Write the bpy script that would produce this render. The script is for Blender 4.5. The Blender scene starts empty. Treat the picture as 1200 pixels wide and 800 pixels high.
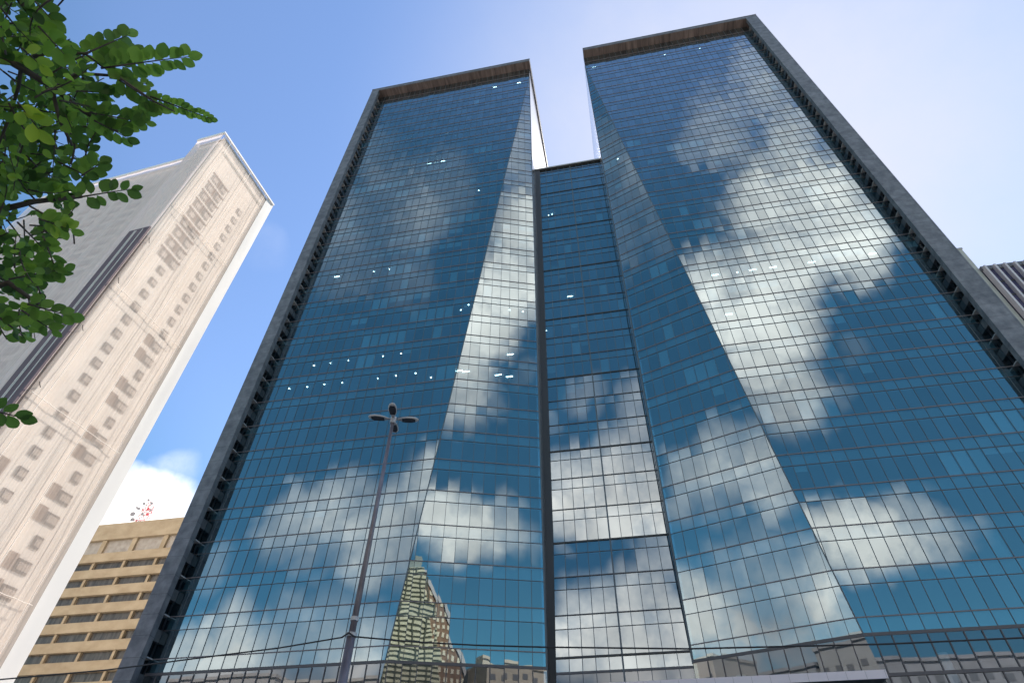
import bpy, bmesh, math, random
from mathutils import Vector, Matrix
R = math.radians
rnd = random.Random(7)
sc = bpy.context.scene
col = sc.collection

# ------------------------------------------------------------------ camera
cd = bpy.data.cameras.new('camera')
cd.sensor_fit = 'HORIZONTAL'; cd.sensor_width = 36
cd.lens = 669.757 / 1200 * 36
cd.shift_x = -14.264 / 1200; cd.shift_y = 0.0005
cd.clip_start = 0.1; cd.clip_end = 6000
cam = bpy.data.objects.new('camera', cd); col.objects.link(cam)
rx, up, fw = ((0.98282902, 0.184518518, 0.00018482), (0.127545853, -0.680089982, 0.721948524),
              (-0.133338566, 0.709528387, 0.691946742))
rt = Vector(rx).normalized()
f = Vector(fw).normalized(); u = rt.cross(f)
cam.matrix_world = Matrix(((rt.x, u.x, -f.x, 0), (rt.y, u.y, -f.y, 0), (rt.z, u.z, -f.z, 1.6), (0, 0, 0, 1)))
sc.camera = cam

# ------------------------------------------------------------------ light
SUN_EL, SUN_AZ = 53.0, 26.0            # azimuth from +Y towards +X
sun_dir = Vector((math.sin(R(SUN_AZ)) * math.cos(R(SUN_EL)), math.cos(R(SUN_AZ)) * math.cos(R(SUN_EL)), math.sin(R(SUN_EL))))
sl = bpy.data.lights.new('sun', 'SUN'); sl.energy = 5.0; sl.angle = R(0.5); sl.color = (1, .94, .86)
so = bpy.data.objects.new('sun', sl); col.objects.link(so)
so.rotation_euler = sun_dir.to_track_quat('Z', 'Y').to_euler()
sc.view_settings.view_transform = 'Standard'; sc.view_settings.look = 'None'
sc.view_settings.gamma = 1; sc.view_settings.exposure = 1.1

# ------------------------------------------------------------------ sky: clear Nishita sky, bright veil round the sun, cumulus
CLOUD_R = 1.45; CLOUD_DARK = (2.9, 3.05, 3.4); CLOUD_LIGHT = (10.6, 10.1, 9.6); VEIL = .88; VEIL_COL = (3.95, 4.02, 4.5); SKY_TINT = (1.12, 1.15, 1.22, 1); SKY_TINT_BACK = (.38, .72, .74, 1)
CLOUDS=[
(-0.29822, -0.47797, 0.8262, 0.077, 0.42),
(-0.39833, -0.52064, 0.75516, 0.063, 0.42),
(-0.31882, -0.39919, 0.85965, 0.048, 0.28),
(-0.22598, -0.47413, 0.85096, 0.056, 0.28),
(-0.39371, -0.45164, 0.80064, 0.035, 0.4),
(-0.32037, -0.57209, 0.75504, 0.052, 0.22),
(-0.31219, -0.81612, 0.4863, 0.056, 0.75),
(-0.37851, -0.81197, 0.44432, 0.054, 0.6),
(-0.45092, -0.78267, 0.42907, 0.059, 0.55),
(-0.50632, -0.75945, 0.40851, 0.05, 0.5),
(-0.34154, -0.85023, 0.40057, 0.06, 0.7),
(-0.57472, -0.77683, 0.25736, 0.049, 0.75),
(-0.61194, -0.75908, 0.2221, 0.041, 0.95),
(-0.52885, -0.81473, 0.23777, 0.05, 0.8),
(-0.46458, -0.84812, 0.25468, 0.052, 0.6),
(-0.60599, -0.71435, 0.34997, 0.04, 0.35),
(-0.40534, -0.8716, 0.27572, 0.048, 0.55),
(0.23327, -0.4931, 0.83812, 0.036, 0.55),
(0.26514, -0.55954, 0.78525, 0.049, 1.0),
(0.2839, -0.63575, 0.71779, 0.062, 1.1),
(0.29091, -0.70549, 0.64626, 0.054, 0.9),
(0.29006, -0.75627, 0.58645, 0.047, 0.65),
(0.31074, -0.59184, 0.74375, 0.044, 0.9),
(0.27947, -0.79669, 0.5359, 0.041, 0.5),
(0.29598, -0.8756, 0.38174, 0.047, 1.0),
(0.34917, -0.85608, 0.38105, 0.047, 0.95),
(0.40851, -0.83137, 0.37675, 0.036, 0.6),
(0.33726, -0.87536, 0.34642, 0.035, 0.8),
(0.05913, -0.79383, 0.60526, 0.04, 0.6),
(-0.03247, -0.77919, 0.62594, 0.032, 0.4),
(-0.09628, -0.79865, 0.59405, 0.021, 0.45),
(0.05933, -0.82351, 0.5642, 0.042, 0.7),
(0.01833, -0.84606, 0.53277, 0.048, 0.9),
(-0.0653, -0.86222, 0.5023, 0.059, 1.0),
(0.01688, -0.87794, 0.47847, 0.068, 1.1),
(-0.10688, -0.88406, 0.45499, 0.047, 1.0),
(-0.01896, -0.90422, 0.42665, 0.067, 1.1),
(0.05806, -0.8998, 0.43242, 0.046, 0.9),
(0.01025, -0.88931, 0.45719, 0.043, 0.7),
(-0.41808, -0.77972, 0.46609, 0.042, 0.55),
(-0.41379, -0.80825, 0.41895, 0.046, 0.8),
(-0.41077, -0.829, 0.37952, 0.045, 0.8),
(-0.35626, -0.85155, 0.38462, 0.03, 0.7),
(-0.51732, -0.75153, 0.40937, 0.035, 0.4),
(-0.48164, -0.79752, 0.36331, 0.033, 0.45),
(-0.5048, -0.82424, 0.25652, 0.059, 0.55),
(-0.45565, -0.84371, 0.28378, 0.053, 0.6),
(-0.41509, -0.87721, 0.24126, 0.05, 1.0),
(-0.40459, -0.891, 0.20599, 0.043, 0.95),
(-0.57393, -0.78727, 0.22539, 0.034, 1.2),
(-0.51558, -0.82966, 0.21408, 0.028, 1.1),
(-0.54854, -0.81339, 0.19365, 0.057, 1.0),
(-0.46425, -0.86309, 0.19885, 0.055, 1.0),
(-0.57535, -0.77308, 0.26708, 0.037, 0.5),
(0.26986, -0.3842, 0.88293, 0.035, 0.6),
(0.29711, -0.42273, 0.85617, 0.04, 0.75),
(0.32324, -0.47628, 0.81772, 0.048, 0.95),
(0.34779, -0.53332, 0.77111, 0.058, 1.05),
(0.37555, -0.58682, 0.71736, 0.059, 1.0),
(0.3922, -0.62327, 0.67655, 0.04, 0.7),
(0.22609, -0.45248, 0.86264, 0.045, 0.6),
(0.18651, -0.48408, 0.85492, 0.034, 0.45),
(0.20306, -0.42883, 0.88027, 0.033, 0.4),
(0.273, -0.52521, 0.80599, 0.038, 0.7),
(0.21677, -0.5693, 0.79303, 0.032, 0.2),
(0.25372, -0.62777, 0.73589, 0.052, 0.8),
(0.18686, -0.65633, 0.73097, 0.049, 0.9),
(0.2176, -0.70596, 0.67399, 0.062, 1.05),
(0.29171, -0.65561, 0.69647, 0.059, 0.9),
(0.30091, -0.70708, 0.63991, 0.043, 0.7),
(0.25232, -0.74918, 0.61243, 0.052, 1.0),
(0.27336, -0.78368, 0.55778, 0.046, 0.7),
(0.22496, -0.79039, 0.56981, 0.032, 0.8),
(0.37318, -0.71617, 0.58977, 0.026, 0.25),
(0.32757, -0.76209, 0.5585, 0.03, 0.3),
(0.302, -0.8678, 0.39461, 0.037, 0.95),
(0.33029, -0.8742, 0.35593, 0.044, 1.0),
(0.37221, -0.85666, 0.3572, 0.041, 0.75),
(0.40662, -0.84097, 0.35697, 0.035, 0.6),
(0.4402, -0.82256, 0.36002, 0.03, 0.4),
(0.39245, -0.83101, 0.39422, 0.032, 0.6),
(-0.6661, 0.63428, 0.39243, 0.04, 1.1),
(-0.69132, 0.61596, 0.37772, 0.038, 1.1),
(-0.63866, 0.65531, 0.40334, 0.03, 0.9),
(-0.6391, 0.63243, 0.43771, 0.028, 0.4),
(-0.67781, 0.609, 0.41192, 0.024, 0.55),
(-0.49552, 0.46945, 0.73081, 0.034, 0.16),
(-0.71868, 0.61328, 0.3277, 0.05, 0.9)]

SKY_STRENGTH = 0.1
world = bpy.data.worlds.new('World'); sc.world = world; world.use_nodes = True
nt = world.node_tree; nt.nodes.clear()
def N(t, **k):
    n = nt.nodes.new(t)
    for a, b in k.items(): setattr(n, a, b)
    return n
def lk(a, b): nt.links.new(a, b)
def wmath(op, a, b=None, c=None, clamp=False):
    n = N('ShaderNodeMath', operation=op); n.use_clamp = clamp
    for i, s in enumerate((a, b, c)):
        if s is None: continue
        if isinstance(s, (int, float)): n.inputs[i].default_value = s
        else: lk(s, n.inputs[i])
    return n.outputs[0]
def wmix(fac, a, b):
    n = N('ShaderNodeMix', data_type='RGBA')
    for s, v in ((n.inputs[0], fac), (n.inputs[6], a), (n.inputs[7], b)):
        if isinstance(v, (int, float)): s.default_value = v
        elif isinstance(v, tuple): s.default_value = (*v, 1)
        else: lk(v, s)
    return n.outputs[2]
out = N('ShaderNodeOutputWorld'); bg = N('ShaderNodeBackground'); bg.inputs[1].default_value = SKY_STRENGTH
lk(bg.outputs[0], out.inputs[0])
sky = N('ShaderNodeTexSky', sky_type='NISHITA'); sky.sun_disc = False
sky.sun_elevation = R(SUN_EL); sky.sun_rotation = R(SUN_AZ); sky.air_density = 1.0; sky.dust_density = 0.12; sky.ozone_density = 2.0
tc = N('ShaderNodeTexCoord'); gen = tc.outputs['Generated']
nrm = N('ShaderNodeVectorMath', operation='NORMALIZE'); lk(gen, nrm.inputs[0]); dirv = nrm.outputs[0]
# warp the direction a little so that cloud edges are ragged
wn = N('ShaderNodeTexNoise'); wn.inputs['Scale'].default_value = 8; wn.inputs['Detail'].default_value = 5
lk(dirv, wn.inputs['Vector'])
ws = N('ShaderNodeVectorMath', operation='SUBTRACT'); lk(wn.outputs['Color'], ws.inputs[0]); ws.inputs[1].default_value = (.5, .5, .5)
wsc = N('ShaderNodeVectorMath', operation='SCALE'); lk(ws.outputs[0], wsc.inputs[0]); wsc.inputs['Scale'].default_value = 0.07
wa = N('ShaderNodeVectorMath', operation='ADD'); lk(dirv, wa.inputs[0]); lk(wsc.outputs[0], wa.inputs[1])
wnz = N('ShaderNodeVectorMath', operation='NORMALIZE'); lk(wa.outputs[0], wnz.inputs[0]); wd = wnz.outputs[0]
cover = None
for (x, y, z, ang, amp) in CLOUDS:
    d = N('ShaderNodeVectorMath', operation='DOT_PRODUCT'); lk(wd, d.inputs[0]); d.inputs[1].default_value = (x, y, z)
    m = N('ShaderNodeMapRange', interpolation_type='SMOOTHSTEP'); lk(d.outputs['Value'], m.inputs[0])
    m.inputs[1].default_value = math.cos(ang * CLOUD_R); m.inputs[2].default_value = 1.0
    m.inputs[3].default_value = 0; m.inputs[4].default_value = amp
    cover = m.outputs[0] if cover is None else wmath('MAXIMUM', wmath('MULTIPLY_ADD', m.outputs[0], .12, cover), m.outputs[0])
fb = N('ShaderNodeTexNoise'); fb.inputs['Scale'].default_value = 9; fb.inputs['Detail'].default_value = 9; fb.inputs['Roughness'].default_value = .64
lk(dirv, fb.inputs['Vector'])
fb2 = N('ShaderNodeTexNoise'); fb2.inputs['Scale'].default_value = 3.2; fb2.inputs['Detail'].default_value = 10; fb2.inputs['Roughness'].default_value = .6
lk(wd, fb2.inputs['Vector'])
dens = wmath('MULTIPLY', cover, wmath('MULTIPLY_ADD', fb.outputs['Fac'], 2.1, wmath('MULTIPLY_ADD', fb2.outputs['Fac'], 1.1, -.6)))
mr = N('ShaderNodeMapRange'); lk(dens, mr.inputs[0]); mr.inputs[1].default_value = .04; mr.inputs[2].default_value = 1.12
cl = wmath('POWER', mr.outputs[0], 1.45)
gn = N('ShaderNodeTexNoise'); gn.inputs['Scale'].default_value = 5; gn.inputs['Detail'].default_value = 6
gm = N('ShaderNodeMapping'); gm.inputs['Location'].default_value = (3, 1, 7); lk(dirv, gm.inputs[0]); lk(gm.outputs[0], gn.inputs['Vector'])
gr = N('ShaderNodeMapRange'); lk(gn.outputs['Fac'], gr.inputs[0]); gr.inputs[1].default_value = .3; gr.inputs[2].default_value = .62
cloudcol = wmix(gr.outputs[0], CLOUD_DARK, CLOUD_LIGHT)
# bright veil of thin high cloud round the sun
sd = N('ShaderNodeVectorMath', operation='DOT_PRODUCT'); lk(dirv, sd.inputs[0]); sd.inputs[1].default_value = tuple(sun_dir)
v1 = N('ShaderNodeMapRange'); lk(sd.outputs['Value'], v1.inputs[0])
v1.inputs[1].default_value = math.cos(R(40)); v1.inputs[2].default_value = 1.0
v2 = wmath('MULTIPLY', wmath('POWER', v1.outputs[0], 2.0), VEIL)
vn = wmath('MULTIPLY', v2, wmath('MULTIPLY_ADD', fb.outputs['Fac'], .5, .75), clamp=True)
skyc = N('ShaderNodeMix', data_type='RGBA', blend_type='MULTIPLY'); skyc.inputs[0].default_value = 1
lk(sky.outputs[0], skyc.inputs[6])
tm = N('ShaderNodeMapRange', interpolation_type='SMOOTHSTEP'); lk(sd.outputs['Value'], tm.inputs[0]); tm.inputs[1].default_value = .34; tm.inputs[2].default_value = .62
lk(wmix(tm.outputs[0], SKY_TINT_BACK[:3], SKY_TINT[:3]), skyc.inputs[7])
c1 = wmix(vn, skyc.outputs[2], VEIL_COL)
c2 = wmix(cl, c1, cloudcol)
lk(c2, bg.inputs[0])

# ------------------------------------------------------------------ helpers
def mat(name, base=(.5, .5, .5), rough=.6, metal=0.0, spec=.5):
    m = bpy.data.materials.new(name); m.use_nodes = True
    b = m.node_tree.nodes['Principled BSDF']
    b.inputs['Base Color'].default_value = (*base, 1); b.inputs['Roughness'].default_value = rough
    b.inputs['Metallic'].default_value = metal; b.inputs['Specular IOR Level'].default_value = spec
    return m
def nn(m, t, **k):
    n = m.node_tree.nodes.new(t)
    for a, b in k.items(): setattr(n, a, b)
    return n
def ln(m, a, b): m.node_tree.links.new(a, b)
def noisy(name, a, b, scale=1.0, rough=.7, stretch=(1, 1, 1), detail=6, lo=.35, hi=.65, bump=0.0, metal=0, spec=.4, joints=None):
    """Two colours mixed by noise in object space (metres); optional panel joints (width, height, gap)."""
    m = mat(name, a, rough, metal, spec); p = m.node_tree.nodes['Principled BSDF']
    t = nn(m, 'ShaderNodeTexCoord'); mp = nn(m, 'ShaderNodeMapping'); mp.inputs['Scale'].default_value = stretch
    ln(m, t.outputs['Object'], mp.inputs[0])
    n = nn(m, 'ShaderNodeTexNoise'); n.inputs['Scale'].default_value = scale; n.inputs['Detail'].default_value = detail
    n.inputs['Roughness'].default_value = .62
    ln(m, mp.outputs[0], n.inputs['Vector'])
    r = nn(m, 'ShaderNodeMapRange'); r.inputs[1].default_value = lo; r.inputs[2].default_value = hi; ln(m, n.outputs['Fac'], r.inputs[0])
    x = nn(m, 'ShaderNodeMix', data_type='RGBA'); ln(m, r.outputs[0], x.inputs[0])
    x.inputs[6].default_value = (*a, 1); x.inputs[7].default_value = (*b, 1)
    c = x.outputs[2]
    if joints:
        axis, w, h, k = joints
        s = nn(m, 'ShaderNodeSeparateXYZ'); ln(m, t.outputs['Object'], s.inputs[0])
        cb = nn(m, 'ShaderNodeCombineXYZ'); ln(m, s.outputs[axis], cb.inputs[0]); ln(m, s.outputs[2 if axis != 2 else 1], cb.inputs[1])
        br = nn(m, 'ShaderNodeTexBrick'); ln(m, cb.outputs[0], br.inputs['Vector']); br.inputs['Scale'].default_value = 1
        br.inputs['Brick Width'].default_value = w; br.inputs['Row Height'].default_value = h; br.inputs['Mortar Size'].default_value = .02
        br.inputs['Color1'].default_value = (1, 1, 1, 1); br.inputs['Color2'].default_value = (k, k, k, 1); br.inputs['Mortar'].default_value = (.45, .45, .45, 1)
        br.offset = 0.0; br.inputs['Bias'].default_value = 0
        mu = nn(m, 'ShaderNodeMix', data_type='RGBA', blend_type='MULTIPLY'); mu.inputs[0].default_value = 1
        ln(m, c, mu.inputs[6]); ln(m, br.outputs['Color'], mu.inputs[7]); c = mu.outputs[2]
    ln(m, c, p.inputs['Base Color'])
    if bump:
        bm_ = nn(m, 'ShaderNodeBump'); bm_.inputs['Strength'].default_value = bump; bm_.inputs['Distance'].default_value = .05
        ln(m, n.outputs['Fac'], bm_.inputs['Height']); ln(m, bm_.outputs[0], p.inputs['Normal'])
    return m
def obj(name, bm, m, parent=None, smooth=False):
    me = bpy.data.meshes.new(name); bm.to_mesh(me); bm.free()
    if smooth:
        for p in me.polygons: p.use_smooth = True
    for x in (m if isinstance(m, (list, tuple)) else [m]): me.materials.append(x)
    o = bpy.data.objects.new(name, me); col.objects.link(o)
    if parent: o.parent = parent; o.matrix_parent_inverse = Matrix.Translation(-Vector(parent.location)) if parent.rotation_euler.z == 0 else Matrix.Identity(4)
    return o
def tag(o, label, cat, group=None):
    o['label'] = label; o['category'] = cat
    if group: o['group'] = group
    return o
def thing(name, label, cat, loc, rotz=0, group=None):
    o = bpy.data.objects.new(name, None); col.objects.link(o); o.location = loc; o.rotation_euler = (0, 0, rotz)
    o.empty_display_size = .5
    return tag(o, label, cat, group)
def struct(name, bm, m):
    o = obj(name, bm, m); o['kind'] = 'structure'; return o
def box(bm, x0, x1, y0, y1, z0, z1):
    vs = [bm.verts.new((x, y, z)) for z in (z0, z1) for x, y in ((x0, y0), (x1, y0), (x1, y1), (x0, y1))]
    for q in ((3, 2, 1, 0), (4, 5, 6, 7), (0, 1, 5, 4), (1, 2, 6, 5), (2, 3, 7, 6), (3, 0, 4, 7)):
        bm.faces.new([vs[i] for i in q])
    return vs
def prism(bm, pts, z0, z1):
    """Vertical prism over a plan outline (counter-clockwise)."""
    a = [bm.verts.new((x, y, z0)) for x, y in pts]; b = [bm.verts.new((x, y, z1)) for x, y in pts]; n = len(pts)
    bm.faces.new(a[::-1]); bm.faces.new(b)
    for i in range(n): bm.faces.new((a[i], a[(i + 1) % n], b[(i + 1) % n], b[i]))
def hull(bm, bot, top):
    a = [bm.verts.new(p) for p in bot]; b = [bm.verts.new(p) for p in top]; n = len(bot)
    bm.faces.new(a[::-1]); bm.faces.new(b)
    for i in range(n): bm.faces.new((a[i], a[(i + 1) % n], b[(i + 1) % n], b[i]))
def bar(bm, p0, p1, nrm_, w, d0, d1):
    """Rectangular bar along p0-p1 on a surface with normal nrm_: width w in the surface, from d0 to d1 along the normal."""
    p0, p1, nv = Vector(p0), Vector(p1), Vector(nrm_)
    t = (p1 - p0).normalized(); s = t.cross(nv).normalized() * (w / 2)
    hull(bm, [p0 - s + nv * d0, p0 + s + nv * d0, p0 + s + nv * d1, p0 - s + nv * d1],
             [p1 - s + nv * d0, p1 + s + nv * d0, p1 + s + nv * d1, p1 - s + nv * d1])
def tube(bm, pts, radii, seg=10, cap=True):
    rings = []
    for i, p in enumerate(pts):
        p = Vector(p)
        t = (Vector(pts[min(i + 1, len(pts) - 1)]) - Vector(pts[max(i - 1, 0)])).normalized()
        a = t.orthogonal().normalized() if i == 0 else (a - t * a.dot(t)).normalized()
        b = t.cross(a); r = radii[i] if isinstance(radii, (list, tuple)) else radii
        rings.append([bm.verts.new(p + (a * math.cos(2 * math.pi * k / seg) + b * math.sin(2 * math.pi * k / seg)) * r) for k in range(seg)])
    for q, s in zip(rings, rings[1:]):
        for k in range(seg): bm.faces.new((q[k], q[(k + 1) % seg], s[(k + 1) % seg], s[k]))
    if cap: bm.faces.new(rings[0][::-1]); bm.faces.new(rings[-1])
def B(): return bmesh.new()

# ------------------------------------------------------------------ materials
def glass_mat(name, refl, trans, fac0, fac1, tilt=.0045, ripple=.0):
    """Coated curtain-wall glass: a see-through tinted pane under a mirror coat; every pane sits a hair out of true (UV = pane, storey)."""
    m = bpy.data.materials.new(name); m.use_nodes = True; m.node_tree.nodes.clear()
    o = nn(m, 'ShaderNodeOutputMaterial')
    uv = nn(m, 'ShaderNodeUVMap'); s = nn(m, 'ShaderNodeSeparateXYZ'); ln(m, uv.outputs[0], s.inputs[0])
    def mth(op, a, b=None):
        n = nn(m, 'ShaderNodeMath', operation=op)
        for i, q in enumerate((a, b)):
            if q is None: continue
            if isinstance(q, (int, float)): n.inputs[i].default_value = q
            else: ln(m, q, n.inputs[i])
        return n.outputs[0]
    pu = mth('FLOOR', s.outputs[0])
    fv = mth('FRACT', s.outputs[1]); pv = mth('FLOOR', s.outputs[1])
    sp = mth('GREATER_THAN', fv, 1 - 1.25 / 3.7)
    pid = nn(m, 'ShaderNodeCombineXYZ'); ln(m, pu, pid.inputs[0]); ln(m, pv, pid.inputs[1]); ln(m, sp, pid.inputs[2])
    wn_ = nn(m, 'ShaderNodeTexWhiteNoise', noise_dimensions='3D'); ln(m, pid.outputs[0], wn_.inputs['Vector'])
    sb = nn(m, 'ShaderNodeVectorMath', operation='SUBTRACT'); ln(m, wn_.outputs['Color'], sb.inputs[0]); sb.inputs[1].default_value = (.5, .5, .5)
    sc_ = nn(m, 'ShaderNodeVectorMath', operation='SCALE'); ln(m, sb.outputs[0], sc_.inputs[0]); sc_.inputs['Scale'].default_value = tilt * 2
    tcx = nn(m, 'ShaderNodeTexCoord')
    wv = nn(m, 'ShaderNodeTexNoise'); wv.inputs['Scale'].default_value = .45; wv.inputs['Detail'].default_value = 2; ln(m, tcx.outputs['Object'], wv.inputs['Vector'])
    sb2 = nn(m, 'ShaderNodeVectorMath', operation='SUBTRACT'); ln(m, wv.outputs['Color'], sb2.inputs[0]); sb2.inputs[1].default_value = (.5, .5, .5)
    sc2 = nn(m, 'ShaderNodeVectorMath', operation='SCALE'); ln(m, sb2.outputs[0], sc2.inputs[0]); sc2.inputs['Scale'].default_value = ripple
    geo = nn(m, 'ShaderNodeNewGeometry')
    ad = nn(m, 'ShaderNodeVectorMath', operation='ADD'); ln(m, geo.outputs['Normal'], ad.inputs[0]); ln(m, sc_.outputs[0], ad.inputs[1])
    ad2 = nn(m, 'ShaderNodeVectorMath', operation='ADD'); ln(m, ad.outputs[0], ad2.inputs[0]); ln(m, sc2.outputs[0], ad2.inputs[1])
    no = nn(m, 'ShaderNodeVectorMath', operation='NORMALIZE'); ln(m, ad2.outputs[0], no.inputs[0])
    gl = nn(m, 'ShaderNodeBsdfGlossy'); gl.inputs['Roughness'].default_value = .012; ln(m, no.outputs[0], gl.inputs['Normal'])
    # the coat is never quite the same from pane to pane
    vr = nn(m, 'ShaderNodeMapRange'); ln(m, wn_.outputs['Value'], vr.inputs[0]); vr.inputs[3].default_value = .86; vr.inputs[4].default_value = 1.0
    tint = nn(m, 'ShaderNodeMix', data_type='RGBA', blend_type='MULTIPLY'); tint.inputs[0].default_value = 1
    tint.inputs[6].default_value = (*refl, 1); ln(m, vr.outputs[0], tint.inputs[7]); ln(m, tint.outputs[2], gl.inputs['Color'])
    tr = nn(m, 'ShaderNodeBsdfTransparent'); tr.inputs['Color'].default_value = (*trans, 1)
    lw = nn(m, 'ShaderNodeLayerWeight'); lw.inputs['Blend'].default_value = .35
    mr_ = nn(m, 'ShaderNodeMapRange'); ln(m, lw.outputs['Facing'], mr_.inputs[0]); mr_.inputs[3].default_value = fac0; mr_.inputs[4].default_value = fac1
    mx = nn(m, 'ShaderNodeMixShader'); ln(m, mr_.outputs[0], mx.inputs[0]); ln(m, tr.outputs[0], mx.inputs[1]); ln(m, gl.outputs[0], mx.inputs[2])
    ln(m, mx.outputs[0], o.inputs[0])
    return m
M_GLASS = glass_mat('blue_glass', (.69, .79, .81), (.30, .56, .68), .42, .82, .006, .011)
M_GLASS_MID = glass_mat('grey_blue_glass', (.76, .83, .85), (.26, .48, .58), .46, .84, .006, .004)
M_LOBBY = glass_mat('lobby_glass', (.66, .70, .74), (.66, .76, .82), .24, .8, .002, .002)
M_MULL = mat('bronze_mullion', (.10, .09, .095), .45)
M_MULLV = mat('dark_mullion', (.10, .115, .13), .45)
M_TRANSOM = mat('brown_transom', (.20, .165, .17), .45)
M_GRANITE = noisy('grey_granite', (.13, .125, .14), (.24, .23, .245), .9, .55, bump=.05, joints=(0, 2.2, 1.85, .86))
M_GRANITE_S = noisy('grey_granite_reveal', (.13, .125, .14), (.22, .21, .23), .9, .55, joints=(1, 1.1, 1.85, .86))
M_SOFFIT = noisy('brown_stone', (.10, .072, .064), (.25, .18, .155), .9, .5, (1.6, .18, 1), 8, joints=(0, 1.25, 9, .7))
M_SLOT = mat('dark_window_slot', (.02, .022, .026), .2)
M_LEDGE = mat('pale_ledge', (.42, .40, .40), .5)
M_PANEL = mat('bright_metal_panel', (.8, .8, .82), .18, .9)
M_COPING = mat('dark_coping', (.05, .045, .045), .5)
M_SLAB = mat('ceiling_board', (.45, .46, .45), .8)
M_CORE = mat('core_wall', (.30, .31, .31), .8)
M_BLIND = mat('white_blind', (.75, .77, .75), .8)
M_WHITE = mat('white_paint', (.78, .77, .75), .5)
M_CANOPY = mat('pale_canopy_edge', (.74, .66, .69), .4)
M_CANOPY_D = mat('dark_canopy_soffit', (.03, .028, .035), .5)
M_CONC = noisy('concrete', (.42, .40, .36), (.52, .50, .45), .5, .8)
def emit(name, c, s):
    m = bpy.data.materials.new(name); m.use_nodes = True; m.node_tree.nodes.clear()
    o = nn(m, 'ShaderNodeOutputMaterial'); e = nn(m, 'ShaderNodeEmission'); e.inputs[0].default_value = (*c, 1); e.inputs[1].default_value = s
    ln(m, e.outputs[0], o.inputs[0])
    try: m.cycles.emission_sampling = 'NONE'
    except Exception: pass
    return m
M_LAMP = emit('lit_ceiling_lamp', (1, .97, .9), 9)

# ------------------------------------------------------------------ ground, street
M_GROUND = noisy('city_ground', (.16, .15, .14), (.24, .23, .21), .3, .9)
M_ASPH = noisy('asphalt', (.045, .045, .048), (.065, .065, .066), 3, .9)
M_PAVE = noisy('pavement_slabs', (.30, .29, .28), (.40, .39, .37), 1.2, .85, joints=(0, .8, .8, .9))
b = B(); box(b, -2500, 2500, -2500, 2500, -.6, -.05); struct('ground', b, M_GROUND)
b = B(); box(b, -400, 400, -26, -6, -.049, -.01); struct('road', b, M_ASPH)
b = B()
for x in range(-396, 400, 12):
    for y in (-19.3, -12.7): box(b, x, x + 4, y - .06, y + .06, -.009, -.005)
struct('lane_markings', b, M_WHITE)
b = B(); box(b, -400, 400, -5.85, 130, -.049, .1); box(b, -400, 400, -40, -26.15, -.049, .1); struct('pavement', b, M_PAVE)
b = B(); box(b, -400, 400, -6, -5.85, -.049, .12); box(b, -400, 400, -26.15, -26, -.049, .12); struct('kerb', b, M_CONC)

# ------------------------------------------------------------------ the twin glass towers
GY, FY, BY = 50.819, 49.07, 82.0           # glass plane, front of the stone frame, rear wall
HT, HF, HL = 137.9, 138.9, 15.54           # soffit, roof edge, top of the lobby glass
FL0, FH, SP = 16.9, 3.7, 1.25               # first office floor, storey height, opaque band below each floor
PANE = 1.25
HA = 133.15                                  # where the fold starts
FLOORS = [FL0 + FH * j for j in range(33)]

M_SLOTP = noisy('dark_stone_panel', (.06, .06, .066), (.11, .108, .115), .9, .5)
def uvmesh(name, polys, m, parent):
    """Flat glass sheets with UV = (pane, storey)."""
    me = bpy.data.meshes.new(name); vs, fs, uvs = [], [], []
    for pts in polys:
        fs.append(list(range(len(vs), len(vs) + len(pts))))
        for p, w in pts: vs.append(p); uvs.append(w)
    me.from_pydata(vs, [], fs); l = me.uv_layers.new(name='UVMap')
    for i, w in enumerate(uvs): l.data[i].uv = w
    me.materials.append(m)
    o = bpy.data.objects.new(name, me); col.objects.link(o); o.parent = parent
    o.matrix_parent_inverse = Matrix.Translation(-Vector(parent.location))
    return o

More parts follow.
